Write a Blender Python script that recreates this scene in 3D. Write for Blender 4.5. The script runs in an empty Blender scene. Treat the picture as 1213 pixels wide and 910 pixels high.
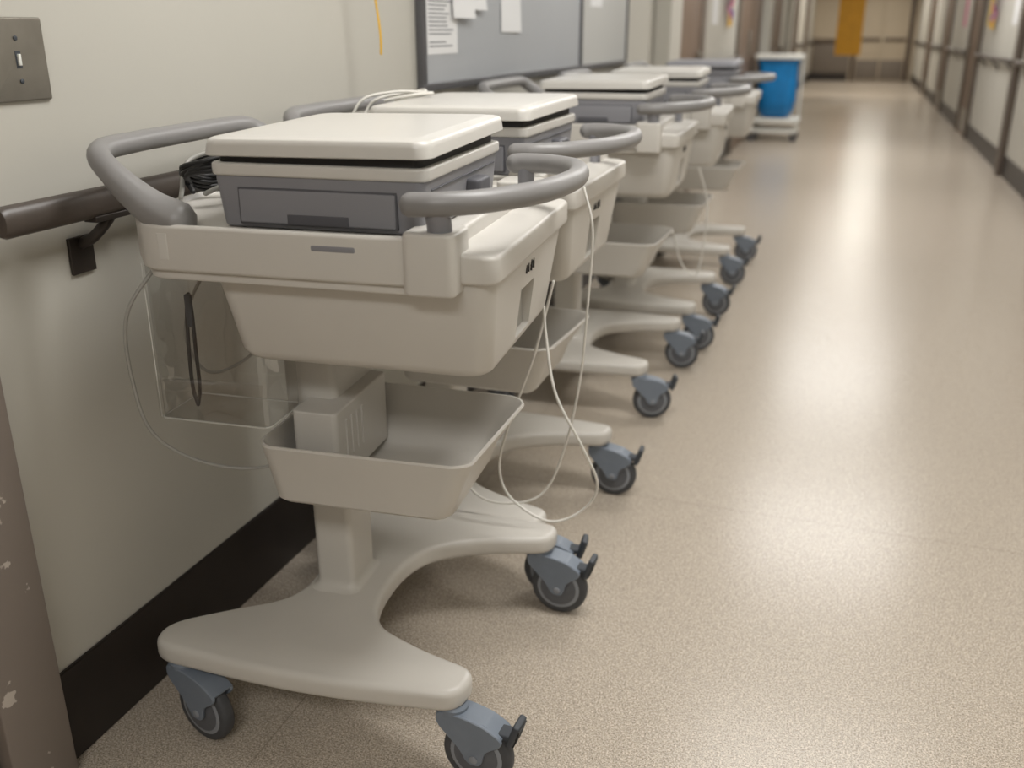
import bpy, bmesh, math, random
from mathutils import Vector, Matrix
from mathutils.geometry import tessellate_polygon
random.seed(4)
S = bpy.context.scene
COL = S.collection

# ------------------------------------------------------------------ materials
def srgb(r, g, b):
    def f(c):
        c /= 255.0
        return c / 12.92 if c <= 0.04045 else ((c + 0.055) / 1.055) ** 2.4
    return (f(r), f(g), f(b), 1)

def mat(name, col, rough=0.5, metal=0.0, var=0.0, vscale=6.0, bump=0.0, bscale=200, spec=0.5, emit=None, estr=0, coat=0):
    m = bpy.data.materials.new(name)
    m.use_nodes = True
    nt = m.node_tree
    b = nt.nodes['Principled BSDF']
    b.inputs['Base Color'].default_value = col
    b.inputs['Roughness'].default_value = rough
    b.inputs['Metallic'].default_value = metal
    b.inputs['Specular IOR Level'].default_value = spec
    b.inputs['Coat Weight'].default_value = coat
    tc = nt.nodes.new('ShaderNodeTexCoord')
    if var > 0:
        n = nt.nodes.new('ShaderNodeTexNoise')
        n.inputs['Scale'].default_value = vscale
        n.inputs['Detail'].default_value = 5
        r = nt.nodes.new('ShaderNodeValToRGB')
        r.color_ramp.elements[0].position = 0.3
        r.color_ramp.elements[1].position = 0.7
        r.color_ramp.elements[0].color = tuple(c * (1 - var) for c in col[:3]) + (1,)
        r.color_ramp.elements[1].color = tuple(min(1, c * (1 + var)) for c in col[:3]) + (1,)
        nt.links.new(tc.outputs['Object'], n.inputs['Vector'])
        nt.links.new(n.outputs['Fac'], r.inputs['Fac'])
        nt.links.new(r.outputs['Color'], b.inputs['Base Color'])
    if bump > 0:
        n2 = nt.nodes.new('ShaderNodeTexNoise')
        n2.inputs['Scale'].default_value = bscale
        n2.inputs['Detail'].default_value = 3
        bp = nt.nodes.new('ShaderNodeBump')
        bp.inputs['Strength'].default_value = bump
        bp.inputs['Distance'].default_value = 0.002
        nt.links.new(tc.outputs['Object'], n2.inputs['Vector'])
        nt.links.new(n2.outputs['Fac'], bp.inputs['Height'])
        nt.links.new(bp.outputs['Normal'], b.inputs['Normal'])
    if emit:
        b.inputs['Emission Color'].default_value = emit
        b.inputs['Emission Strength'].default_value = estr
    return m

CREAM = mat('cream_plastic', srgb(202, 198, 191), 0.36, var=0.03, vscale=5)
CREAM2 = mat('cream_plastic_lid', srgb(206, 203, 197), 0.30, var=0.015, vscale=4)
GREY = mat('grey_plastic', srgb(134, 134, 139), 0.42, var=0.03)
GREYD = mat('grey_plastic_dark', srgb(84, 84, 89), 0.5)
HANDLE = mat('handle_grey', srgb(134, 132, 131), 0.4, var=0.04, vscale=12)
CAST = mat('caster_bluegrey', srgb(118, 127, 139), 0.42, var=0.05, vscale=30)
TIRE = mat('caster_tire', srgb(72, 73, 76), 0.6, var=0.12, vscale=40)
HUB = mat('caster_hub', srgb(92, 94, 99), 0.5, var=0.1, vscale=60)
RING = mat('caster_ring', srgb(140, 144, 150), 0.45)
BLACK = mat('black_rubber', srgb(26, 25, 25), 0.5)
DARK = mat('gap_dark', srgb(38, 37, 37), 0.7)
BRAKE = mat('brake_pedal_grey', srgb(62, 66, 72), 0.55)
WCABLE = mat('white_cable', srgb(222, 219, 212), 0.45)
GCABLE = mat('grey_cable', srgb(158, 156, 150), 0.45)
INK = mat('ink', srgb(60, 58, 58), 0.6)
POCKET = mat('pocket_plastic', srgb(165, 162, 155), 0.5)
WALL = mat('wall_paint', srgb(190, 187, 178), 0.5, var=0.025, vscale=1.6, bump=0.05, bscale=120)
WALLF = mat('wall_paint_far', srgb(190, 176, 155), 0.6, var=0.03, vscale=1.5)
CEIL = mat('ceiling_paint', srgb(215, 214, 210), 0.9)
BASEB = mat('baseboard_vinyl', srgb(42, 36, 33), 0.42, var=0.12, vscale=10)
RAIL = mat('handrail_brown', srgb(78, 70, 64), 0.38, var=0.12, vscale=25, bump=0.05, bscale=150)
BRK = mat('bracket_dark', srgb(58, 52, 48), 0.4, metal=0.4)
FRAME = mat('door_frame_taupe', srgb(122, 112, 102), 0.5, var=0.05)
FRAMED = mat('frame_dark', srgb(94, 83, 74), 0.5)
DOORM = mat('door_taupe', srgb(114, 95, 80), 0.5, var=0.08)
STEEL = mat('brushed_steel', srgb(150, 145, 136), 0.38, metal=0.85, var=0.06, vscale=30)
BOARD = mat('whiteboard_grey', srgb(172, 175, 179), 0.3, var=0.03, vscale=2)
BOARDL = mat('board_light', srgb(192, 193, 191), 0.3)
ALU = mat('board_frame', srgb(104, 104, 107), 0.4, metal=0.5)
PAPER = mat('paper', srgb(226, 226, 226), 0.8)
PAPERY = mat('paper_yellow', srgb(224, 190, 90), 0.8)
PAPERP = mat('paper_pink', srgb(214, 130, 160), 0.8)
PRINT = mat('paper_print', srgb(120, 122, 128), 0.8)
YEL = mat('gold_ribbon', srgb(210, 164, 36), 0.35)
BLUE = mat('blue_bag', srgb(10, 118, 182), 0.4, var=0.15, vscale=9)
WHITEP = mat('white_plastic', srgb(222, 222, 216), 0.45)
AMBER = mat('amber_banner', srgb(208, 152, 36), 0.6, var=0.08)
PINK = mat('pink_foil', srgb(206, 90, 140), 0.4)
PURP = mat('purple_foil', srgb(120, 90, 160), 0.4)
ACR = mat('acrylic_edge', srgb(210, 209, 204), 0.15)
DIFF = mat('light_diffuser', (0.9, 0.9, 0.88, 1), 0.5, emit=(1, 0.98, 0.95, 1), estr=4)

def clear_mat():
    m = bpy.data.materials.new('clear_acrylic')
    m.use_nodes = True
    nt = m.node_tree
    nt.nodes.clear()
    L = nt.links.new
    o = nt.nodes.new('ShaderNodeOutputMaterial')
    t = nt.nodes.new('ShaderNodeBsdfTransparent')
    t.inputs['Color'].default_value = (0.90, 0.90, 0.89, 1)
    g = nt.nodes.new('ShaderNodeBsdfGlossy')
    g.inputs['Roughness'].default_value = 0.05
    tc = nt.nodes.new('ShaderNodeTexCoord')
    n = nt.nodes.new('ShaderNodeTexNoise'); n.inputs['Scale'].default_value = 14; n.inputs['Detail'].default_value = 1
    bp = nt.nodes.new('ShaderNodeBump'); bp.inputs['Strength'].default_value = 0.5; bp.inputs['Distance'].default_value = 0.01
    L(tc.outputs['Object'], n.inputs['Vector']); L(n.outputs['Fac'], bp.inputs['Height']); L(bp.outputs['Normal'], g.inputs['Normal'])
    f = nt.nodes.new('ShaderNodeLayerWeight')
    f.inputs['Blend'].default_value = 0.35
    p = nt.nodes.new('ShaderNodeMath'); p.operation = 'POWER'; p.inputs[1].default_value = 2.0
    a = nt.nodes.new('ShaderNodeMath'); a.operation = 'MULTIPLY_ADD'; a.inputs[1].default_value = 0.7; a.inputs[2].default_value = 0.12
    L(f.outputs['Facing'], p.inputs[0]); L(p.outputs[0], a.inputs[0])
    mx = nt.nodes.new('ShaderNodeMixShader')
    L(a.outputs[0], mx.inputs['Fac'])
    L(t.outputs[0], mx.inputs[1])
    L(g.outputs[0], mx.inputs[2])
    L(mx.outputs[0], o.inputs['Surface'])
    return m
CLEAR = clear_mat()

def floor_mat():
    m = bpy.data.materials.new('floor_terrazzo_vinyl')
    m.use_nodes = True
    nt = m.node_tree
    L = nt.links.new
    b = nt.nodes['Principled BSDF']
    tc = nt.nodes.new('ShaderNodeTexCoord')
    n1 = nt.nodes.new('ShaderNodeTexNoise'); n1.inputs['Scale'].default_value = 330; n1.inputs['Detail'].default_value = 2
    n2 = nt.nodes.new('ShaderNodeTexVoronoi'); n2.inputs['Scale'].default_value = 420
    n3 = nt.nodes.new('ShaderNodeTexNoise'); n3.inputs['Scale'].default_value = 1.1; n3.inputs['Detail'].default_value = 3
    for n in (n1, n2, n3):
        L(tc.outputs['Object'], n.inputs['Vector'])
    r = nt.nodes.new('ShaderNodeValToRGB')
    e = r.color_ramp.elements
    e[0].position = 0.32; e[0].color = srgb(142, 131, 117)
    e[1].position = 0.66; e[1].color = srgb(216, 205, 190)
    a = r.color_ramp.elements.new(0.5); a.color = srgb(186, 174, 159)
    L(n1.outputs['Fac'], r.inputs['Fac'])
    mx = nt.nodes.new('ShaderNodeMix'); mx.data_type = 'RGBA'; mx.blend_type = 'MULTIPLY'
    mx.inputs[0].default_value = 1.0
    L(r.outputs['Color'], mx.inputs[6])
    bw = nt.nodes.new('ShaderNodeSeparateColor'); L(n2.outputs['Color'], bw.inputs[0])
    rr2 = nt.nodes.new('ShaderNodeMapRange'); rr2.inputs[3].default_value = 0.74; rr2.inputs[4].default_value = 1.11
    L(bw.outputs[0], rr2.inputs[0])
    L(rr2.outputs[0], mx.inputs[7])
    mx2 = nt.nodes.new('ShaderNodeMix'); mx2.data_type = 'RGBA'; mx2.blend_type = 'MULTIPLY'
    mx2.inputs[0].default_value = 1.0
    r3 = nt.nodes.new('ShaderNodeMapRange'); r3.inputs[3].default_value = 0.97; r3.inputs[4].default_value = 1.03
    L(n3.outputs['Fac'], r3.inputs[0])
    L(mx.outputs[2], mx2.inputs[6]); L(r3.outputs[0], mx2.inputs[7])
    sp = nt.nodes.new('ShaderNodeSeparateXYZ'); L(tc.outputs['Object'], sp.inputs[0])
    def seam(out, pos, w):
        s = nt.nodes.new('ShaderNodeMath'); s.operation = 'SUBTRACT'; L(out, s.inputs[0]); s.inputs[1].default_value = pos
        ab = nt.nodes.new('ShaderNodeMath'); ab.operation = 'ABSOLUTE'; L(s.outputs[0], ab.inputs[0])
        lt = nt.nodes.new('ShaderNodeMath'); lt.operation = 'LESS_THAN'; L(ab.outputs[0], lt.inputs[0]); lt.inputs[1].default_value = w
        return lt.outputs[0]
    sa = seam(sp.outputs[0], 0.30, 0.0014)
    sb = seam(sp.outputs[1], 2.33, 0.0014)
    mxm = nt.nodes.new('ShaderNodeMath'); mxm.operation = 'MAXIMUM'; L(sa, mxm.inputs[0]); L(sb, mxm.inputs[1])
    ms = nt.nodes.new('ShaderNodeMath'); ms.operation = 'MULTIPLY'; L(mxm.outputs[0], ms.inputs[0]); ms.inputs[1].default_value = 0.45
    mx3 = nt.nodes.new('ShaderNodeMix'); mx3.data_type = 'RGBA'
    L(ms.outputs[0], mx3.inputs[0]); L(mx2.outputs[2], mx3.inputs[6]); mx3.inputs[7].default_value = srgb(120, 108, 94)
    L(mx3.outputs[2], b.inputs['Base Color'])
    b.inputs['Roughness'].default_value = 0.25
    b.inputs['Specular IOR Level'].default_value = 0.36
    return m
FLOOR = floor_mat()

def frame_chipped():
    m = bpy.data.materials.new('door_frame_chipped')
    m.use_nodes = True
    nt = m.node_tree; L = nt.links.new
    b = nt.nodes['Principled BSDF']; b.inputs['Roughness'].default_value = 0.45
    tc = nt.nodes.new('ShaderNodeTexCoord')
    n = nt.nodes.new('ShaderNodeTexNoise'); n.inputs['Scale'].default_value = 22; n.inputs['Detail'].default_value = 6
    L(tc.outputs['Object'], n.inputs['Vector'])
    r = nt.nodes.new('ShaderNodeValToRGB')
    r.color_ramp.elements[0].position = 0.64; r.color_ramp.elements[0].color = srgb(126, 116, 108)
    r.color_ramp.elements[1].position = 0.66; r.color_ramp.elements[1].color = srgb(186, 176, 166)
    L(n.outputs['Fac'], r.inputs['Fac']); L(r.outputs['Color'], b.inputs['Base Color'])
    return m
CHIP = frame_chipped()

# ------------------------------------------------------------------ mesh helpers
def empty(name, loc=(0, 0, 0), rotz=0.0):
    e = bpy.data.objects.new(name, None)
    e.location = loc
    e.rotation_euler = (0, 0, rotz)
    e.empty_display_size = 0.1
    COL.objects.link(e)
    return e

def finish(bm, name, m, smooth=35):
    bmesh.ops.remove_doubles(bm, verts=bm.verts, dist=1e-6)
    bmesh.ops.recalc_face_normals(bm, faces=bm.faces)
    me = bpy.data.meshes.new(name)
    bm.to_mesh(me); bm.free()
    if m: me.materials.append(m)
    if smooth:
        for p in me.polygons: p.use_smooth = True
        me.set_sharp_from_angle(angle=math.radians(smooth))
    return me

def place(me, name, parent=None, loc=(0, 0, 0), rot=(0, 0, 0)):
    o = bpy.data.objects.new(name, me)
    o.location = loc; o.rotation_euler = rot
    COL.objects.link(o)
    if parent: o.parent = parent
    return o

def loft_mesh(name, rings, m, cap0=True, cap1=True, closed=False, deform=None, smooth=35, tess=False):
    bm = bmesh.new()
    vs = []
    for ring in rings:
        vs.append([bm.verts.new(deform(Vector(p)) if deform else p) for p in ring])
    n = len(vs[0])
    for a, b in zip(vs[:-1], vs[1:]):
        for i in range(n):
            j = (i + 1) % n
            bm.faces.new((a[i], a[j], b[j], b[i]))
    if tess:
        for ring, row in ((rings[0], vs[0]), (rings[-1], vs[-1])):
            for tri in tessellate_polygon([[Vector((p[0], p[1], 0)) for p in ring]]):
                try: bm.faces.new([row[q] for q in tri])
                except ValueError: pass
    else:
        if cap0: bm.faces.new(list(reversed(vs[0])))
        if cap1: bm.faces.new(vs[-1])
    return finish(bm, name, m, smooth)

def rr(x0, x1, y0, y1, r, z, n=6):
    r = max(1e-4, min(r, (x1 - x0) / 2 - 1e-4, (y1 - y0) / 2 - 1e-4))
    pts = []
    for cx, cy, a0 in ((x1 - r, y0 + r, -90), (x1 - r, y1 - r, 0), (x0 + r, y1 - r, 90), (x0 + r, y0 + r, 180)):
        for k in range(n + 1):
            a = math.radians(a0 + 90 * k / n)
            pts.append((cx + r * math.cos(a), cy + r * math.sin(a), z))
    return pts

def rbox_mesh(name, x0, x1, y0, y1, z0, z1, r, e, m, tx=0, ty=0, deform=None, n=6):
    rings = []
    H = z1 - z0
    def ring(z, ins):
        t = (z1 - z) / H
        return rr(x0 + ins + tx * t, x1 - ins - tx * t, y0 + ins + ty * t, y1 - ins - ty * t, r - ins * 0.6, z, n)
    K = 4
    for k in range(K + 1):
        a = math.pi / 2 * k / K
        rings.append(ring(z0 + e * (1 - math.cos(a)), e * (1 - math.sin(a))))
    for k in range(K + 1):
        a = math.pi / 2 * (1 - k / K)
        rings.append(ring(z1 - e * (1 - math.cos(a)), e * (1 - math.sin(a))))
    return loft_mesh(name, rings, m, deform=deform)

def box_mesh(name, x0, x1, y0, y1, z0, z1, m, bev=0.0):
    bm = bmesh.new()
    bmesh.ops.create_cube(bm, size=1)
    for v in bm.verts:
        v.co = Vector(((x0 + x1) / 2 + v.co.x * (x1 - x0), (y0 + y1) / 2 + v.co.y * (y1 - y0), (z0 + z1) / 2 + v.co.z * (z1 - z0)))
    if bev > 0:
        bmesh.ops.bevel(bm, geom=list(bm.edges), offset=bev, segments=3, affect='EDGES', profile=0.5)
    return finish(bm, name, m, 35 if bev > 0 else 0)

def round_poly(pts, radii, n=8):
    out = []
    N = len(pts)
    if not isinstance(radii, (list, tuple)): radii = [radii] * N
    for i in range(N):
        p = Vector(pts[i]); a = Vector(pts[i - 1]); c = Vector(pts[(i + 1) % N])
        r = radii[i]
        da = (a - p); dc = (c - p)
        la = min(r, da.length * 0.48); lc = min(r, dc.length * 0.48)
        s = p + da.normalized() * la; e = p + dc.normalized() * lc
        for k in range(n + 1):
            t = k / n
            out.append((1 - t) ** 2 * s + 2 * t * (1 - t) * p + t * t * e)
    return out

def offset_poly(pts, d):
    N = len(pts); out = []
    for i in range(N):
        a = pts[i - 1]; c = pts[(i + 1) % N]
        t = (c - a)
        if t.length < 1e-9: out.append(pts[i]); continue
        t.normalize()
        nrm = Vector((-t.y, t.x))
        out.append(pts[i] + nrm * d)
    return out

def poly_prism(name, pts, z0, z1, e, m, deform=None, extra_top=None):
    rings = []
    K = 4
    for k in range(K + 1):
        a = math.pi / 2 * k / K
        o = offset_poly(pts, e * (1 - math.sin(a)))
        rings.append([(p.x, p.y, z0 + e * (1 - math.cos(a))) for p in o])
    for k in range(K + 1):
        a = math.pi / 2 * (1 - k / K)
        o = offset_poly(pts, e * (1 - math.sin(a)))
        rings.append([(p.x, p.y, z1 - e * (1 - math.cos(a))) for p in o])
    if extra_top:
        for ins, z in extra_top:
            o = offset_poly(pts, ins)
            rings.append([(p.x, p.y, z) for p in o])
    return loft_mesh(name, rings, m, deform=deform, tess=True)

def catmull(pts, sub=10, closed=False):
    P = [Vector(p) for p in pts]
    N = len(P); out = []
    segs = N if closed else N - 1
    for i in range(segs):
        p0 = P[i - 1] if (closed or i > 0) else P[0] * 2 - P[1]
        p1 = P[i]; p2 = P[(i + 1) % N]
        p3 = P[(i + 2) % N] if (closed or i + 2 < N) else P[-1] * 2 - P[-2]
        for k in range(sub):
            t = k / sub
            out.append(0.5 * ((2 * p1) + (-p0 + p2) * t + (2 * p0 - 5 * p1 + 4 * p2 - p3) * t * t + (-p0 + 3 * p1 - 3 * p2 + p3) * t ** 3))
    if not closed: out.append(P[-1])
    return out

def tube_mesh(name, ctrl, r, m, sub=10, sides=14, radii=None, smoothpath=True, flat=1.0):
    path = catmull(ctrl, sub) if smoothpath else [Vector(p) for p in ctrl]
    n = len(path)
    rings = []
    up = Vector((0, 0, 1))
    t0 = (path[1] - path[0]).normalized()
    if abs(t0.dot(up)) > 0.9: up = Vector((1, 0, 0))
    u = (up - t0 * up.dot(t0)).normalized()
    def rad(i):
        if not radii: return r
        f = i / (n - 1) * (len(radii) - 1)
        k = min(int(f), len(radii) - 2); w = f - k
        return radii[k] * (1 - w) + radii[k + 1] * w
    for i in range(n):
        t = (path[min(i + 1, n - 1)] - path[max(i - 1, 0)]).normalized()
        u = (u - t * u.dot(t)).normalized()
        w = t.cross(u)
        R = rad(i)
        seq = [(0, 1)]
        if i == 0: seq = [(-0.9, 0.35), (-0.6, 0.75), (0, 1)]
        if i == n - 1: seq = [(0, 1), (0.6, 0.75), (0.9, 0.35)]
        for off, sc in seq:
            c = path[i] + t * off * R * 0.8
            rings.append([tuple(c + (u * math.cos(a) * flat + w * math.sin(a)) * R * sc) for a in [2 * math.pi * k / sides for k in range(sides)]])
    return loft_mesh(name, rings, m, smooth=60)

def lathe_mesh(name, prof, m, axis='z', seg=40, smooth=40):
    bm = bmesh.new()
    rings = []
    for r, h in prof:
        ring = []
        for k in range(seg):
            a = 2 * math.pi * k / seg
            if axis == 'z': p = (r * math.cos(a), r * math.sin(a), h)
            else: p = (r * math.cos(a), h, r * math.sin(a))
            ring.append(bm.verts.new(p))
        rings.append(ring)
    for a, b in zip(rings[:-1], rings[1:]):
        for i in range(seg):
            j = (i + 1) % seg
            bm.faces.new((a[i], a[j], b[j], b[i]))
    bm.faces.new(rings[0]); bm.faces.new(rings[-1])
    return finish(bm, name, m, smooth)

def boolean_cut(me, cutter_me):
    a = bpy.data.objects.new('tmp_a', me); b = bpy.data.objects.new('tmp_b', cutter_me)
    COL.objects.link(a); COL.objects.link(b)
    md = a.modifiers.new('b', 'BOOLEAN'); md.operation = 'DIFFERENCE'; md.object = b; md.solver = 'EXACT'
    dg = bpy.context.evaluated_depsgraph_get(); dg.update()
    ev = a.evaluated_get(dg)
    new = bpy.data.meshes.new_from_object(ev)
    bpy.data.objects.remove(a); bpy.data.objects.remove(b)
    for p in new.polygons: p.use_smooth = True
    new.set_sharp_from_angle(angle=math.radians(30))
    return new

# ------------------------------------------------------------------ cart part meshes (local frame, x = toward corridor)
P = {}
base_pts = [(-0.372, -0.245), (-0.08, -0.270), (0.195, -0.245), (0.208, -0.172), (0.09, -0.138), (-0.035, -0.075), (-0.035, 0.165),
            (0.075, 0.245), (0.235, 0.288), (0.240, 0.355), (0.0, 0.378), (-0.305, 0.36), (-0.315, 0.295), (-0.24, 0.235), (-0.190, 0.17), (-0.185, 0.06),
            (-0.195, -0.05), (-0.29, -0.110), (-0.382, -0.180)]
base_r = [0.045, 0.2, 0.035, 0.035, 0.08, 0.12, 0.12, 0.08, 0.035, 0.035, 0.2, 0.045, 0.045, 0.08, 0.08, 0.06, 0.08, 0.08, 0.045]
bp_ = round_poly([Vector(p) for p in base_pts], base_r)
P['base'] = poly_prism('base', bp_, 0.148, 0.190, 0.013, CREAM)
rings = []
for k in range(9):
    t = k / 8
    w = (1 - t) ** 2.2
    hx = 0.038 + 0.018 * w; hy = 0.053 + 0.028 * w
    z = 0.188 + 0.024 * (t ** 1.6)
    rings.append(rr(-0.128 - hx, -0.128 + hx, 0.05 - hy, 0.05 + hy, 0.012 + 0.016 * w, z))
rings.append(rr(-0.166, -0.090, -0.004, 0.104, 0.012, 0.56))
P['column'] = loft_mesh('column', rings, CREAM)
P['column_sleeve'] = rbox_mesh('column_sleeve', -0.170, -0.074, -0.06, 0.12, 0.50, 0.735, 0.014, 0.004, CREAM)
P['sleeve_bracket'] = rbox_mesh('sleeve_bracket', -0.125, -0.045, -0.125, 0.10, 0.475, 0.608, 0.010, 0.004, CREAM)
bm = bmesh.new()
for k in range(4):
    bmesh.ops.create_cube(bm, size=1, matrix=Matrix.Translation((-0.0445, -0.085 + k * 0.022, 0.55)) @ Matrix.Diagonal((0.004, 0.006, 0.07, 1)))
P['bracket_ribs'] = finish(bm, 'bracket_ribs', CREAM, 0)
def tray_ring(z, ins, t, r=0.03):
    return rr(-0.150 - 0.008 * t + ins, 0.160 + 0.042 * t - ins, -0.165 - 0.03 * t + ins, 0.100 + 0.030 * t - ins, max(0.01, r - ins), z, 10)
def tray_def(v):
    if v.z > 0.5:
        s = (v.z - 0.5) / 0.075
        fy = (v.y + 0.195) / 0.33
        fx = max(0, min(1, (v.x + 0.17) / 0.375))
        near = max(0, 1 - fy * 4)
        v.z += s * (-0.010 * math.sin(fx * math.pi) * near)
        right = max(0, (fx - 0.75) / 0.25)
        v.z += s * right * (-0.014 * math.sin(max(0, min(1, fy)) * math.pi) - 0.006 * fy)
        v.x += s * right * 0.02 * max(0, fy)
    return v
tr = []
for z, ins, t in ((0.452, 0.02, 0), (0.455, 0.008, 0), (0.463, 0.0, 0.05), (0.50, 0, 0.35), (0.54, 0, 0.7), (0.571, 0, 1), (0.575, 0.0015, 1), (0.575, 0.0045, 1),
                  (0.571, 0.006, 1), (0.54, 0.006, 0.7), (0.50, 0.006, 0.35), (0.468, 0.008, 0.05), (0.462, 0.014, 0), (0.460, 0.03, 0)):
    tr.append(tray_ring(z, ins, t))
P['lower_tray'] = loft_mesh('lower_tray', tr, CREAM, deform=tray_def)
db = []
for z, ins, t in ((0.716, 0.025, 0), (0.718, 0.012, 0), (0.724, 0.004, 0), (0.735, 0, 0.06), (0.80, 0, 0.5), (0.872, 0, 1), (0.885, 0.0, 1)):
    db.append(rr(-0.168 - 0.012 * t + ins, 0.238 + 0.018 * t - ins, -0.195 - 0.042 * t + ins, 0.20 + 0.042 * t - ins, 0.03, z, 8))
me = loft_mesh('drawer_box', db, CREAM)
cut = rbox_mesh('cut', 0.225, 0.30, -0.045, 0.045, 0.738, 0.818, 0.004, 0.004, CREAM)
P['drawer_box'] = boolean_cut(me, cut)
P['drawer_pull'] = rbox_mesh('drawer_pull', 0.2255, 0.229, -0.043, 0.043, 0.740, 0.816, 0.001, 0.001, POCKET)
def cover_def(v):
    if v.z > 0.89: v.z -= 0.07 * max(0, v.x - 0.15)
    return v
P['drawer_cover'] = rbox_mesh('drawer_cover', 0.10, 0.266, -0.247, 0.25, 0.874, 0.922, 0.022, 0.006, CREAM, deform=cover_def)
sh = round_poly([Vector(p) for p in [(-0.340, -0.17), (-0.26, -0.270), (0.198, -0.270), (0.198, 0.270), (-0.26, 0.270), (-0.340, 0.17)]],
                [0.03] * 6)
P['top_shelf'] = poly_prism('top_shelf', sh, 0.872, 0.940, 0.006, CREAM, extra_top=[(0.010, 0.9398), (0.014, 0.933)])
P['shelf_under_rim'] = poly_prism('shelf_under_rim', offset_poly(sh, 0.010), 0.858, 0.874, 0.003, CREAM)
for i, sy in enumerate((-1, 1)):
    y0, y1 = sorted((sy * 0.278, sy * 0.20))
    P['corner_block_%d' % i] = rbox_mesh('corner_block_%d' % i, 0.140, 0.215, y0, y1, 0.862, 0.948, 0.012, 0.005, CREAM)
P['shelf_slot'] = rbox_mesh('shelf_slot', 0.005, 0.072, -0.2708, -0.262, 0.914, 0.924, 0.003, 0.003, GREY)
P['shelf_label'] = rbox_mesh('shelf_label', -0.235, -0.218, -0.2706, -0.262, 0.890, 0.928, 0.002, 0.0003, CREAM2)
bm = bmesh.new()
for k, (yy, ww, hh) in enumerate([(-0.028, 0.003, 0.014), (-0.022, 0.006, 0.004), (-0.014, 0.003, 0.014), (0.004, 0.010, 0.003), (0.004, 0.003, 0.018), (0.012, 0.003, 0.012), (0.020, 0.006, 0.004), (0.020, 0.003, 0.016)]):
    mtx = Matrix.Translation((0.2535, yy, 0.848)) @ Matrix.Diagonal((0.003, ww * 0.7, hh, 1))
    bmesh.ops.create_cube(bm, size=1, matrix=mtx)
P['inventory_mark'] = finish(bm, 'inventory_mark', INK, 0)
P['wall_side_handle'] = tube_mesh('wall_side_handle',
    [(-0.215, -0.238, 0.938), (-0.262, -0.242, 0.962), (-0.315, -0.240, 1.005), (-0.350, -0.215, 1.032), (-0.360, -0.12, 1.036), (-0.362, 0.0, 1.036), (-0.360, 0.12, 1.036),
     (-0.350, 0.215, 1.032), (-0.315, 0.240, 1.005), (-0.262, 0.242, 0.962), (-0.215, 0.238, 0.938)], 0.017, HANDLE, sub=8, sides=18,
    radii=[0.030, 0.026, 0.019, 0.017, 0.0165, 0.0165, 0.0165, 0.017, 0.019, 0.026, 0.030])
P['corridor_side_handle'] = tube_mesh('corridor_side_handle',
    [(0.152, -0.270, 0.985), (0.195, -0.268, 0.987), (0.245, -0.235, 0.988), (0.300, -0.15, 0.989), (0.322, -0.05, 0.989), (0.322, 0.03, 0.989), (0.302, 0.10, 0.989),
     (0.25, 0.150, 0.988), (0.205, 0.165, 0.987), (0.182, 0.167, 0.985)], 0.0165, HANDLE, sub=8, sides=18)
P['handle_post_0'] = tube_mesh('handle_post_0', [(0.188, -0.248, 0.93), (0.188, -0.253, 0.955), (0.188, -0.264, 0.985)], 0.017, GREY, sub=4, sides=18)
P['handle_post_1'] = tube_mesh('handle_post_1', [(0.205, 0.165, 0.915), (0.205, 0.165, 0.95), (0.205, 0.165, 0.985)], 0.014, GREY, sub=4, sides=18)

E = {}
E['body'] = rbox_mesh('body', -0.158, 0.160, -0.232, 0.145, 0.9345, 1.010, 0.014, 0.004, GREY, tx=0.006, ty=0.006)
E['keyboard_deck'] = rbox_mesh('keyboard_deck', -0.162, 0.165, -0.236, 0.150, 1.008, 1.026, 0.018, 0.004, CREAM2)
E['hinge_gap'] = rbox_mesh('hinge_gap', -0.152, 0.154, -0.226, 0.137, 1.022, 1.040, 0.014, 0.002, DARK)
def lid_def(v):
    v.z += 0.004 * (v.x + 0.17) / 0.34 + 0.004 * (v.y + 0.24) / 0.36
    return v
lr = []
for z, ins, r in ((1.0345, 0.006, 0.02), (1.035, 0.002, 0.022), (1.0365, 0.0, 0.022), (1.0495, 0.0015, 0.023), (1.0545, 0.0025, 0.024), (1.0578, 0.005, 0.024), (1.0594, 0.009, 0.024), (1.0598, 0.018, 0.022), (1.061, 0.021, 0.02), (1.0614, 0.026, 0.018)):
    lr.append(rr(-0.168 + ins, 0.172 - ins, -0.243 + ins, 0.155 - ins, r, z, 8))
E['lid'] = loft_mesh('lid', lr, CREAM2, deform=lid_def, smooth=28)
E['paper_drawer'] = rbox_mesh('paper_drawer', -0.118, 0.118, -0.2345, -0.215, 0.943, 0.990, 0.003, 0.002, GREY)
E['paper_drawer_gap'] = rbox_mesh('paper_drawer_gap', -0.1205, 0.1205, -0.2325, -0.216, 0.9405, 0.9925, 0.003, 0.001, GREYD)
E['paper_drawer_pull'] = rbox_mesh('paper_drawer_pull', -0.045, 0.05, -0.2355, -0.22, 0.9425, 0.957, 0.003, 0.001, GREYD)
E['side_plug'] = rbox_mesh('side_plug', 0.152, 0.180, -0.03, 0.03, 0.955, 0.985, 0.008, 0.005, GREYD)
E['side_seam'] = rbox_mesh('side_seam', 0.10, 0.1612, -0.20, 0.12, 0.992, 0.9945, 0.002, 0.0005, GREYD)

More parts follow.
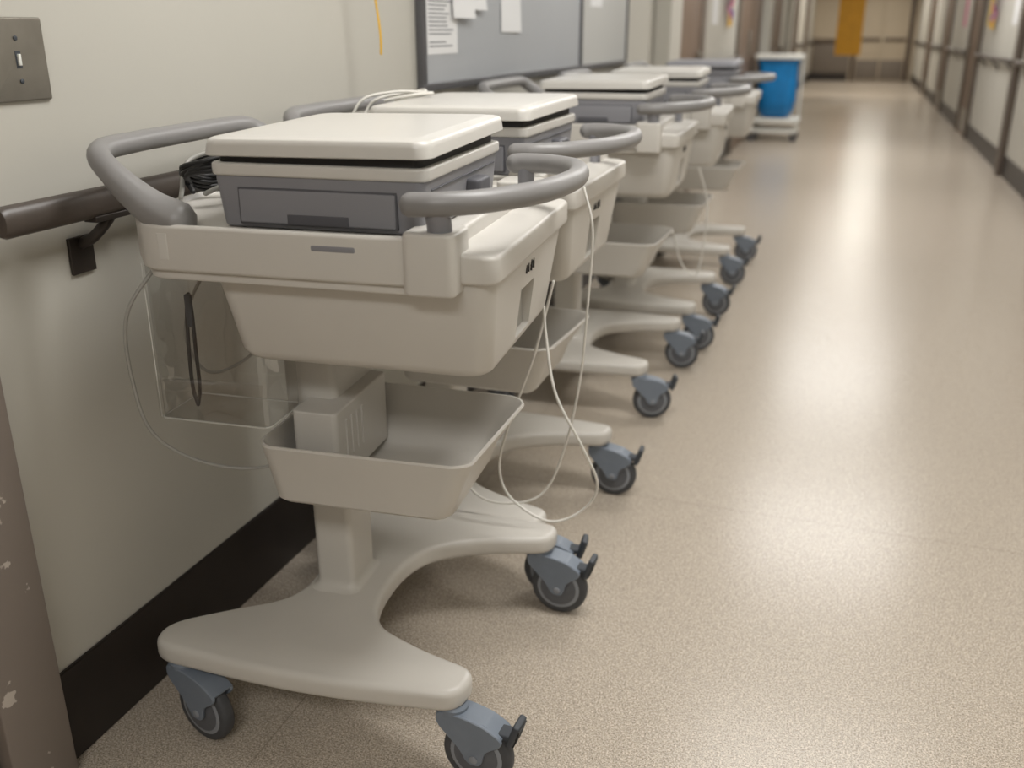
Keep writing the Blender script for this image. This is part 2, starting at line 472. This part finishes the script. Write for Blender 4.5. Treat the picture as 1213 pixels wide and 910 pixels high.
C = {}
fork_prof = [(-0.024, 0.118), (-0.006, 0.100), (0.020, 0.074), (0.032, 0.050), (0.058, 0.050), (0.064, 0.082), (0.094, 0.102), (0.096, 0.116), (0.064, 0.134), (0.026, 0.142), (-0.024, 0.142)]
fp = round_poly([Vector(p) for p in fork_prof], 0.012, 4)
for side, (ya, yb) in enumerate(((-0.0235, -0.0165), (0.0165, 0.0235))):
    e = 0.0015
    rings = []
    for yy, ins in ((ya, e), (ya + e, 0), (yb - e, 0), (yb, e)):
        o = offset_poly(fp, ins)
        rings.append([(p.x, yy, p.y) for p in o])
    C['fork_%d' % side] = loft_mesh('fork_%d' % side, rings, CAST)
hood = round_poly([Vector(p) for p in [(-0.024, 0.1285), (0.046, 0.1285), (0.090, 0.108), (0.096, 0.116), (0.064, 0.134), (0.026, 0.142), (-0.024, 0.142)]], 0.004, 3)
C['hood'] = loft_mesh('hood', [[(p.x, -0.018, p.y) for p in hood], [(p.x, 0.018, p.y) for p in hood]], CAST)
C['stem'] = lathe_mesh('stem', [(0.020, 0.136), (0.025, 0.138), (0.025, 0.147), (0.020, 0.152)], CAST, seg=28)
C['tire'] = lathe_mesh('tire', [(0.046, -0.0125), (0.056, -0.0128), (0.0605, -0.010), (0.0625, -0.005), (0.0625, 0.005), (0.0605, 0.010), (0.056, 0.0128), (0.046, 0.0125)], TIRE, axis='y', seg=48)
C['rim'] = lathe_mesh('rim', [(0.040, -0.0138), (0.0455, -0.0136), (0.0475, -0.0125), (0.0475, 0.0125), (0.0455, 0.0136), (0.040, 0.0138)], RING, axis='y', seg=48)
C['hub'] = lathe_mesh('hub', [(0.016, -0.0155), (0.034, -0.0148), (0.040, -0.0142), (0.040, 0.0142), (0.034, 0.0148), (0.016, 0.0155)], HUB, axis='y', seg=40)
C['axle'] = lathe_mesh('axle', [(0.006, -0.0255), (0.0075, -0.0245), (0.0075, 0.0245), (0.006, 0.0255)], RING, axis='y', seg=20)
C['brake_pedal'] = rbox_mesh('brake', -0.006, 0.006, -0.019, 0.019, -0.024, 0.024, 0.004, 0.003, BRAKE)
bm = bmesh.new()
for k in range(5):
    bmesh.ops.create_cube(bm, size=1, matrix=Matrix.Translation((0.0065, 0, -0.016 + k * 0.008)) @ Matrix.Diagonal((0.003, 0.033, 0.0035, 1)))
C['brake_grip'] = finish(bm, 'brake_grip', BLACK, 0)
C['brake_arm'] = rbox_mesh('brake_arm', 0.06, 0.108, -0.014, 0.014, 0.110, 0.122, 0.004, 0.003, BRAKE)

def caster(parent, x, y, ang, brake):
    h = empty('caster', (x, y, 0), math.radians(ang)); h.parent = parent
    for k in ('fork_0', 'fork_1', 'hood', 'stem'):
        place(C[k], k, h)
    for k in ('tire', 'rim', 'hub', 'axle'):
        place(C[k], k, h, (0.045, 0, 0.0628))
    if brake:
        place(C['brake_arm'], 'brake_arm', h)
        for k in ('brake_pedal', 'brake_grip'):
            place(C[k], k, h, (0.112, 0, 0.124), (0, math.radians(18), 0))

def cart(x, y, rot, cast=(-50, 0, -4, 30), label=False, grey_lid=False, er=0.0):
    c = empty('medical_cart', (x, y, 0), math.radians(rot))
    for k, me in P.items():
        if k == 'shelf_label' and not label: continue
        place(me, k, c)
    for (px, py), a, b in zip([(-0.325, -0.222), (0.178, -0.215), (0.205, 0.318), (-0.270, 0.328)], cast, (False, True, True, False)):
        caster(c, px, py, a, b)
    e = empty('ecg_machine', (x, y, 0), math.radians(rot + er))
    for k, me in E.items():
        if grey_lid and k in ('lid', 'keyboard_deck'):
            me = me.copy(); me.materials[0] = GREY
        place(me, k, e)
    return c

carts = []
carts.append(cart(0.454, 1.400, 4.5, (-18, -8, -6, 30), True))
carts.append(cart(0.415, 2.000, 1.0, (-30, 8, 0, 20)))
carts.append(cart(0.422, 3.100, 2.0, (-30, 15, 5, 20)))
carts.append(cart(0.455, 3.860, 3.0, (-30, 10, -8, 20)))
carts.append(cart(0.460, 4.980, 2.0, (-30, 0, 10, 20), False, True))

# ---- clear plastic bin + strap + cables on the first cart (children of the cart)
c0 = carts[0]
bm = bmesh.new()
ra = [bm.verts.new(p) for p in rr(-0.325, -0.130, -0.190, -0.075, 0.012, 0.602, 5)]
rb = [bm.verts.new(p) for p in rr(-0.325, -0.130, -0.190, -0.075, 0.012, 0.872, 5)]
for i_ in range(len(ra)):
    j_ = (i_ + 1) % len(ra)
    bm.faces.new((ra[i_], ra[j_], rb[j_], rb[i_]))
bm.faces.new(ra)
place(finish(bm, 'clear_plastic_bin', CLEAR, 35), 'clear_plastic_bin', c0)
rimp = [(p[0], p[1], 0.602) for p in rr(-0.326, -0.129, -0.191, -0.074, 0.012, 0.602, 4)]
place(tube_mesh('bin_bottom_edge', rimp + [rimp[0]], 0.0016, ACR, sides=8, smoothpath=False), 'bin_bottom_edge', c0)
bm = bmesh.new()
prof = [(-0.196, 0.604), (-0.199, 0.615), (-0.199, 0.660), (-0.196, 0.672), (-0.192, 0.676)]
rows = [[bm.verts.new((x, y, z)) for y, z in prof] for x in (-0.322, -0.26, -0.20, -0.132)]
for a_, b_ in zip(rows[:-1], rows[1:]):
    for q in range(len(prof) - 1):
        bm.faces.new((a_[q], b_[q], b_[q + 1], a_[q + 1]))
place(finish(bm, 'bin_front_pocket', CLEAR, 60), 'bin_front_pocket', c0)
place(tube_mesh('bin_edge', [(-0.325, -0.189, 0.602), (-0.325, -0.189, 0.86)], 0.0011, ACR, sides=8, sub=3), 'bin_edge', c0)
place(tube_mesh('strap_a', [(-0.285, -0.135, 0.80), (-0.290, -0.137, 0.77), (-0.293, -0.14, 0.70), (-0.294, -0.14, 0.64), (-0.288, -0.14, 0.608)], 0.0032, BLACK, sub=8, sides=8), 'hanging_strap_a', c0)
place(tube_mesh('strap_b', [(-0.285, -0.135, 0.80), (-0.281, -0.137, 0.77), (-0.280, -0.14, 0.70), (-0.281, -0.14, 0.64), (-0.288, -0.14, 0.608)], 0.0032, BLACK, sub=8, sides=8), 'hanging_strap_b', c0)
place(rbox_mesh('strap_clip', -0.291, -0.279, -0.142, -0.132, 0.745, 0.80, 0.004, 0.003, BRAKE), 'strap_clip', c0)

bpy.context.view_layer.update()
def cable(name, pts, r, m, sub=12, parent=None):
    if parent:
        inv = parent.matrix_world.inverted()
        pts = [inv @ Vector(p) for p in pts]
    return place(tube_mesh(name, pts, r, m, sub=sub, sides=8), name, parent)
cable('white_cable', [(0.673, 1.665, 0.76), (0.640, 1.66, 0.62), (0.61, 1.66, 0.53), (0.58, 1.66, 0.44), (0.565, 1.66, 0.36), (0.59, 1.66, 0.296), (0.675, 1.65, 0.262), (0.743, 1.66, 0.294),
      (0.774, 1.65, 0.359), (0.749, 1.62, 0.45), (0.700, 1.60, 0.56), (0.674, 1.62, 0.66), (0.665, 1.63, 0.72)], 0.0028, WCABLE, parent=carts[0])
cable('white_cable', [(0.715, 1.710, 0.93), (0.735, 1.705, 0.85), (0.728, 1.71, 0.70), (0.716, 1.72, 0.56), (0.69, 1.73, 0.42), (0.65, 1.74, 0.30), (0.60, 1.73, 0.255), (0.51, 1.72, 0.25), (0.44, 1.73, 0.30)], 0.0026, WCABLE, parent=carts[1])
cable('white_cable', [(0.68, 3.42, 0.75), (0.715, 3.44, 0.62), (0.71, 3.44, 0.45), (0.69, 3.44, 0.36), (0.64, 3.43, 0.40), (0.60, 3.42, 0.52)], 0.003, WCABLE, parent=carts[2])
cable('grey_cable', [(0.165, 1.20, 0.86), (0.125, 1.16, 0.78), (0.100, 1.18, 0.66), (0.11, 1.20, 0.56), (0.17, 1.24, 0.50), (0.25, 1.30, 0.475), (0.30, 1.36, 0.50)], 0.0032, GCABLE, parent=carts[0])
cable('grey_cable', [(0.20, 1.30, 0.85), (0.145, 1.30, 0.78), (0.12, 1.30, 0.70), (0.15, 1.31, 0.64), (0.21, 1.33, 0.66), (0.27, 1.35, 0.72)], 0.0028, GCABLE, parent=carts[0])
# coiled black cord behind the first machine
coil = []
for k in range(64):
    a = k * 2 * math.pi / 14
    coil.append((0.195 + 0.048 * math.cos(a) + 0.006 * math.sin(k * 1.7), 1.335 + 0.055 * math.sin(a), 0.972 + 0.022 * math.cos(a + 0.6) + 0.0004 * k + 0.004 * math.sin(k * 0.9)))
cable('black_cable', coil, 0.0042, BLACK, sub=3, parent=carts[0])
cable('black_cable', [(0.17, 1.30, 0.955), (0.13, 1.33, 0.985), (0.15, 1.38, 1.005), (0.20, 1.40, 1.005), (0.24, 1.38, 0.98), (0.26, 1.30, 0.955)], 0.0045, BLACK, parent=carts[0])
cable('grey_cable', [(0.16, 1.28, 0.948), (0.14, 1.34, 1.0), (0.19, 1.40, 1.01), (0.23, 1.36, 0.98), (0.20, 1.29, 0.955)], 0.004, GCABLE, parent=carts[0])
cable('white_cable', [(0.16, 1.90, 1.00), (0.18, 1.93, 1.055), (0.23, 1.98, 1.071), (0.30, 1.98, 1.073), (0.28, 1.93, 1.072), (0.22, 1.91, 1.06)], 0.003, WCABLE, parent=carts[1])
cable('white_cable', [(0.14, 1.88, 1.00), (0.17, 1.90, 1.06), (0.22, 1.95, 1.075), (0.27, 2.00, 1.074), (0.24, 2.05, 1.074), (0.17, 2.06, 1.05)], 0.003, WCABLE, parent=carts[1])

# ------------------------------------------------------------------ room
Y0, Y1, XR, H = -3.0, 27.0, 2.48, 2.6
place(box_mesh('floor', -0.15, XR + 0.15, Y0 - 0.15, Y1 + 0.15, -0.1, 0, FLOOR), 'floor')
place(box_mesh('ceiling', -0.15, XR + 0.15, Y0 - 0.15, Y1 + 0.15, H, H + 0.1, CEIL), 'ceiling')
place(box_mesh('wall_left', -0.15, 0, Y0, Y1, 0, H, WALL), 'wall_left')
place(box_mesh('wall_right', XR, XR + 0.15, Y0, Y1, 0, H, WALL), 'wall_right')
place(box_mesh('wall_back', -0.15, XR + 0.15, Y0 - 0.15, Y0, 0, H, WALL), 'wall_back')
place(box_mesh('wall_far', -0.15, XR + 0.15, Y1, Y1 + 0.15, 0, H, WALLF), 'wall_far')

def segs(name, x0, x1, spans, z0, z1, m, bev=0.0):
    bm = bmesh.new()
    for a, b in spans:
        r = bmesh.ops.create_cube(bm, size=1, matrix=Matrix.Translation(((x0 + x1) / 2, (a + b) / 2, (z0 + z1) / 2)) @ Matrix.Diagonal((x1 - x0, b - a, z1 - z0, 1)))
    if bev: bmesh.ops.bevel(bm, geom=list(bm.edges), offset=bev, segments=2, affect='EDGES')
    return place(finish(bm, name, m, 30 if bev else 0), name)

left_doors = [(-0.15, 0.87), (6.75, 7.75), (10.3, 12.35), (14.4, 15.4), (18.8, 19.8), (23.0, 24.0)]
right_doors = [(6.2, 7.2), (12.75, 13.8), (16.9, 17.9), (21.0, 22.0)]
def solid_spans(doors, fr=0.12):
    sp = []; cur = Y0
    for a, b in doors:
        sp.append((cur, a - fr)); cur = b + fr
    sp.append((cur, Y1))
    return sp
ls, rs = solid_spans(left_doors), solid_spans(right_doors)
segs('baseboard_left', 0.0, 0.008, ls, 0, 0.178, BASEB, 0.002)
segs('baseboard_right', XR - 0.008, XR, rs, 0, 0.178, BASEB, 0.002)
segs('baseboard_far', 0.01, 0.95, [(Y1 - 0.01, Y1)], 0, 0.178, BASEB)

def door(idx, side, a, b, fm=FRAME, dm=DOORM):
    d = empty('door_%d' % idx, (0 if side < 0 else XR, 0, 0))
    s = 1 if side < 0 else -1
    def bx(n, x0, x1, y0, y1, z0, z1, m, bev=0.003):
        xa, xb = sorted((s * x0, s * x1))
        place(box_mesh(n, xa, xb, y0, y1, z0, z1, m, bev), n, d)
    bx('frame_near', 0, 0.035, a - 0.12, a, 0, 2.2, fm)
    bx('frame_far', 0, 0.035, b, b + 0.12, 0, 2.2, fm)
    bx('frame_head', 0, 0.035, a, b, 2.1, 2.2, fm)
    if b - a > 1.5:
        mid = (a + b) / 2
        bx('leaf_near', 0, 0.012, a + 0.003, mid - 0.002, 0.01, 2.098, dm)
        bx('leaf_far', 0, 0.012, mid + 0.002, b - 0.003, 0.01, 2.098, dm)
        bx('pull_near', 0.012, 0.03, mid - 0.08, mid - 0.05, 0.95, 1.2, STEEL)
        bx('pull_far', 0.012, 0.03, mid + 0.05, mid + 0.08, 0.95, 1.2, STEEL)
        return
    bx('leaf', 0, 0.012, a + 0.003, b - 0.003, 0.01, 2.098, dm)
    bx('kick_plate', 0.012, 0.014, a + 0.08, b - 0.08, 0.04, 0.3, STEEL, 0)
    bx('lever_rose', 0.012, 0.022, b - 0.12, b - 0.07, 1.0, 1.06, STEEL)
    bx('lever', 0.022, 0.05, b - 0.2, b - 0.08, 1.02, 1.04, STEEL)
i = 1
for a, b in left_doors:
    door(i, -1, a, b, CHIP if i == 1 else FRAME); i += 1
for a, b in right_doors:
    door(i, 1, a, b, FRAMED); i += 1

segs('trim_1', XR - 0.05, XR, [(9.42, 9.60)], 0, H - 0.002, FRAMED, 0.004)
segs('trim_2', 0.0, 0.10, [(5.95, 6.35)], 0, H - 0.002, WALL, 0.01)
segs('trim_3', 0.0, 0.10, [(12.7, 13.1), (16.8, 17.2)], 0, H - 0.002, WALL, 0.01)

def handrail(name, x, spans, s):
    root = empty(name)
    for k, (a, b) in enumerate(spans):
        if b - a < 0.5: continue
        a += 0.03; b -= 0.03
        prof = []
        for q in range(20):
            t = 2 * math.pi * q / 20
            prof.append((0.017 * math.cos(t), 0.0235 * math.sin(t)))
        rings = []
        for yy, sc in ((a, 0.5), (a + 0.002, 0.85), (a + 0.01, 1), (b - 0.01, 1), (b - 0.002, 0.85), (b, 0.5)):
            rings.append([(x + s * px * sc, yy, 0.945 + pz * sc) for px, pz in prof])
        place(loft_mesh('rail_%d' % k, rings, RAIL, smooth=50), 'rail_%d' % k, root)
        yy = a + 0.17 if a > 1.5 else 1.215
        j = 0
        while yy < b - 0.1:
            wx = x - s * 0.050
            xa, xb = sorted((wx, wx + s * 0.007))
            place(box_mesh('bracket_plate', xa, xb, yy - 0.026, yy + 0.026, 0.828, 0.888, BRK, 0.002), 'bracket_plate_%d_%d' % (k, j), root)
            place(tube_mesh('bracket_arm', [(wx + s * 0.004, yy, 0.875), (wx + s * 0.03, yy + 0.004, 0.888), (x, yy + 0.02, 0.915), (x, yy + 0.03, 0.928)], 0.009, BRK, sub=5, sides=10), 'bracket_arm_%d_%d' % (k, j), root)
            place(box_mesh('bracket_saddle', x - 0.013, x + 0.013, yy - 0.02, yy + 0.08, 0.916, 0.926, BRK, 0.002), 'bracket_saddle_%d_%d' % (k, j), root)
            yy += 1.1; j += 1
left_rails = [(0.99, 5.94), (7.88, 10.17), (13.11, 14.27), (15.53, 16.79), (17.21, 18.67), (19.93, 22.87), (24.13, 26.9)]
handrail('handrail', 0.050, left_rails, 1)
handrail('handrail', XR - 0.050, [(-2.9, 6.07), (7.33, 9.41), (9.61, 12.62), (13.93, 16.77), (18.03, 20.87), (22.13, 26.9)], -1)

fd = empty('door_%d' % i, (0, Y1, 0))
FR2 = mat('far_frame_dark', srgb(88, 74, 62), 0.5)
for n, x0, x1, z0, z1, m, d in (('frame_left', 1.00, 1.10, 0, 2.3, FR2, 0.05), ('frame_right', 2.28, 2.38, 0, 2.3, FR2, 0.05), ('frame_head', 1.10, 2.28, 2.2, 2.3, FR2, 0.05),
                             ('leaf_left', 1.103, 1.686, 0.01, 2.198, WALLF, 0.03), ('leaf_right', 1.694, 2.277, 0.01, 2.198, WALLF, 0.03), ('push_bar_left', 1.15, 1.65, 0.95, 1.02, FR2, 0.07), ('push_bar_right', 1.74, 2.24, 0.95, 1.02, FR2, 0.07),
                             ('kick_left', 1.12, 1.67, 0.03, 0.5, FRAME, 0.034), ('kick_right', 1.71, 2.26, 0.03, 0.5, FRAME, 0.034)):
    place(box_mesh(n, x0, x1, -d, 0, z0, z1, m, 0.003), n, fd)
place(box_mesh('trim_4', 0.03, 0.97, Y1 - 0.05, Y1, 0.9, 1.0, FR2, 0.004), 'trim_4')
place(box_mesh('trim_5', 0.03, 0.97, Y1 - 0.02, Y1, 0.178, 0.9, FRAME, 0.002), 'trim_5')

bn = empty('hanging_banner', (0.96, 20.0, 0))
def banner_ring(z):
    return [(-0.23, 0.0 + 0.01 * math.sin(z * 7), z), (0.23, 0.02 * math.sin(z * 5), z), (0.23, 0.008 + 0.02 * math.sin(z * 5), z), (-0.23, 0.008 + 0.01 * math.sin(z * 7), z)]
place(loft_mesh('cloth', [banner_ring(0.76 + k * 0.0625) for k in range(28)], AMBER, smooth=60), 'cloth', bn)
place(tube_mesh('rod', [(-0.26, 0, 2.45), (0.26, 0, 2.45)], 0.012, STEEL, sub=2), 'rod', bn)
for sx in (-0.18, 0.18):
    place(tube_mesh('cord', [(sx, 0, 2.45), (sx, 0, 2.6)], 0.003, BLACK, sub=2), 'cord', bn)

wb = empty('whiteboard')
place(box_mesh('panel_near', 0.001, 0.014, 2.585, 4.24, 1.055, 2.18, BOARD), 'panel_near', wb)
place(box_mesh('panel_far', 0.001, 0.014, 4.27, 5.15, 1.055, 2.18, BOARDL), 'panel_far', wb)
for n, a, b, z0, z1 in (('frame_bottom', 2.56, 5.17, 1.036, 1.058), ('frame_top', 2.56, 5.17, 2.178, 2.2), ('frame_near', 2.56, 2.588, 1.058, 2.178), ('frame_far', 5.148, 5.17, 1.058, 2.178), ('frame_mid', 4.24, 4.27, 1.058, 2.178)):
    place(box_mesh(n, 0.001, 0.022, a, b, z0, z1, ALU, 0.002), n, wb)
def paper(y0, y1, z0, z1, x=0.0155, lines=True, curl=0.0, seed=0, m=PAPER):
    p = empty('posted_notice', (0, 0, 0))
    N = 10
    bm = bmesh.new()
    grid = []
    for a in range(N + 1):
        z = z0 + (z1 - z0) * a / N
        c = curl * (1 - a / N) ** 2
        grid.append([bm.verts.new((x + c * (0.4 + 0.6 * q), y0 + (y1 - y0) * q, z)) for q in (0, 0.5, 1)])
    for a in range(N):
        for q in range(2):
            bm.faces.new((grid[a][q], grid[a][q + 1], grid[a + 1][q + 1], grid[a + 1][q]))
    place(finish(bm, 'sheet', m, 60), 'sheet', p)
    if lines:
        rnd = random.Random(seed)
        bm = bmesh.new()
        z = z1 - 0.02
        while z > z0 + 0.02:
            w = (y1 - y0) * (0.5 + 0.36 * rnd.random())
            if rnd.random() < 0.85:
                bmesh.ops.create_cube(bm, size=1, matrix=Matrix.Translation((x + 0.0006, y0 + 0.012 + w / 2, z)) @ Matrix.Diagonal((0.0004, w, 0.0035, 1)))
            z -= 0.011
        place(finish(bm, 'print', PRINT, 0), 'print', p)
paper(2.605, 2.83, 1.136, 1.42, seed=1)
paper(2.78, 2.93, 1.235, 1.50, x=0.018, lines=False, curl=0.02, seed=2)
paper(2.93, 3.05, 1.26, 1.50, x=0.0165, lines=False, curl=0.015, seed=3)
paper(3.22, 3.42, 1.195, 1.48, seed=4, lines=False, curl=0.006)
paper(4.40, 4.62, 1.30, 1.58, seed=5, lines=False)
xr_ = XR - 0.002
paper(10.1, 10.4, 1.25, 1.62, x=xr_, lines=False)
paper(12.1, 12.4, 1.25, 1.55, x=xr_, lines=False, m=PAPERY)
paper(14.8, 15.2, 1.25, 1.65, x=xr_, lines=False, m=PAPERP)
paper(8.4, 8.75, 1.25, 1.6, x=0.002, lines=False)

sp = empty('light_switch_plate', (0, 1.148, 1.160))
place(rbox_mesh('plate', -0.058, 0.058, -0.0585, 0.0585, 0, 0.006, 0.003, 0.003, STEEL), 'plate', sp, (0, 0, 0), (math.radians(90), 0, math.radians(90)))
place(box_mesh('toggle_slot', 0.0055, 0.0066, -0.002, 0.008, -0.012, 0.012, BRAKE), 'toggle_slot', sp)
place(box_mesh('toggle', 0.006, 0.010, 0.0005, 0.0055, -0.008, 0.008, WHITEP, 0.001), 'toggle', sp)
for zz in (-0.030, 0.030):
    m_ = lathe_mesh('screw', [(0.0035, 0.005), (0.0035, 0.0072), (0.002, 0.0078)], BRAKE, seg=14)
    place(m_, 'screw', sp, (0, 0.003, zz), (0, math.radians(90), 0))

pts = []
for k in range(60):
    z = 1.15 + k * 0.0245
    a = k * 0.55
    pts.append((0.10 + 0.006 * math.cos(a), 2.13 + 0.006 * math.sin(a) + 0.004 * math.sin(k * 0.2), z))
place(tube_mesh('gold_ribbon', pts, 0.0055, YEL, sub=2, sides=6, flat=0.25), 'gold_ribbon')

def pinwheel(x, y, z, r, s):
    p = empty('foil_pinwheel', (x, y, z))
    cols = [PINK, YEL, PURP, PINK, YEL, PURP]
    for k in range(6):
        bm = bmesh.new()
        a = k * math.pi / 3
        c, d = math.cos(a), math.sin(a)
        c2, d2 = math.cos(a + 0.75), math.sin(a + 0.75)
        v = [bm.verts.new(q) for q in [(0, 0, 0), (0.01 * s, r * c, r * d), (0.035 * s, 0.8 * r * c2, 0.8 * r * d2), (0.02 * s, 0.3 * r * c2, 0.3 * r * d2)]]
        bm.faces.new(v)
        place(finish(bm, 'blade', cols[k], 0), 'blade_%d' % k, p)
    place(tube_mesh('stick', [(0.003 * s, 0, 0), (0.003 * s, 0, 0.35)], 0.004, WHITEP, sub=2), 'stick', p)
pinwheel(0.02, 9.3, 1.40, 0.20, 1)
pinwheel(XR - 0.02, 11.6, 1.38, 0.20, -1)

hp = empty('linen_hamper', (0.325, 11.85, 0))
hp.scale = (0.96, 0.96, 0.94)
bag = []
for z, w, d, r in ((0.27, 0.08, 0.08, 0.06), (0.275, 0.13, 0.12, 0.1), (0.31, 0.18, 0.17, 0.12), (0.38, 0.21, 0.20, 0.13), (0.48, 0.222, 0.215, 0.12), (0.65, 0.225, 0.215, 0.10), (0.85, 0.222, 0.212, 0.07), (0.935, 0.235, 0.225, 0.05), (0.95, 0.24, 0.23, 0.05), (0.93, 0.243, 0.233, 0.05), (0.955, 0.22, 0.21, 0.05)):
    bag.append(rr(-w, w, -d, d, r, z, 6))
place(loft_mesh('blue_bag', bag, BLUE, smooth=50), 'blue_bag', hp)
place(rbox_mesh('lid', -0.28, 0.28, -0.26, 0.26, 0.952, 1.01, 0.05, 0.02, WHITEP), 'lid', hp)
place(rbox_mesh('base_deck', -0.29, 0.29, -0.25, 0.25, 0.215, 0.268, 0.03, 0.01, WHITEP), 'base_deck', hp)
place(rbox_mesh('lower_rail', -0.28, 0.28, -0.24, 0.24, 0.10, 0.14, 0.03, 0.01, WHITEP), 'lower_rail', hp)
for sx in (-1, 1):
    place(tube_mesh('post', [(sx * 0.262, 0.235, 0.10), (sx * 0.262, 0.235, 0.97)], 0.012, WHITEP, sub=2), 'post', hp)
    for sy in (-1, 1):
        place(tube_mesh('leg', [(sx * 0.262, sy * 0.225, 0.11), (sx * 0.262, sy * 0.225, 0.25)], 0.012, WHITEP, sub=2), 'leg', hp)
        place(lathe_mesh('wheel', [(0.03, -0.012), (0.045, -0.01), (0.045, 0.01), (0.03, 0.012)], TIRE, axis='y', seg=24), 'wheel', hp, (sx * 0.24, sy * 0.215, 0.045))
        place(box_mesh('wheel_fork', sx * 0.24 - 0.012, sx * 0.24 + 0.012, sy * 0.215 - 0.018, sy * 0.215 + 0.018, 0.06, 0.105, STEEL, 0.002), 'wheel_fork', hp)

# ------------------------------------------------------------------ lights
def troffer(y, p):
    t = empty('ceiling_light', (1.30, y, 0))
    place(box_mesh('housing', -0.62, 0.62, -0.32, 0.32, H - 0.03, H - 0.001, WHITEP, 0.003), 'housing', t)
    place(box_mesh('diffuser', -0.59, 0.59, -0.29, 0.29, H - 0.036, H - 0.029, DIFF), 'diffuser', t)
    ld = bpy.data.lights.new('ceiling_lamp', 'AREA')
    ld.shape = 'RECTANGLE'; ld.size = 1.16; ld.size_y = 0.56
    ld.energy = p * 1.2
    ld.color = (1.0, 0.987, 0.962) if y < 12 else (1.0, 0.95, 0.86)
    lo = bpy.data.objects.new('lamp', ld)
    lo.location = (0, 0, H - 0.045)
    COL.objects.link(lo); lo.parent = t
for y, p in ((-1.2, 24), (1.6, 28), (4.2, 18), (7.0, 32), (10.5, 34), (14.0, 12), (17.5, 16), (21.0, 38), (24.6, 30)):
    troffer(y, p)

w = bpy.data.worlds.new('world'); S.world = w
w.use_nodes = True
w.node_tree.nodes['Background'].inputs[0].default_value = (0.8, 0.78, 0.75, 1)
w.node_tree.nodes['Background'].inputs[1].default_value = 0.3

# ------------------------------------------------------------------ camera
cd = bpy.data.cameras.new('camera')
cd.lens = 33.42; cd.sensor_width = 36
cd.clip_start = 0.05; cd.clip_end = 100
cd.dof.use_dof = True; cd.dof.focus_distance = 1.5; cd.dof.aperture_fstop = 2.8
co = bpy.data.objects.new('camera', cd)
co.location = (1.164, 0, 1.2)
co.rotation_euler = (math.radians(90 - 20.4), 0, math.radians(19.0))
COL.objects.link(co)
S.camera = co
S.view_settings.view_transform = 'Standard'
S.view_settings.look = 'None'
S.view_settings.exposure = 0.0
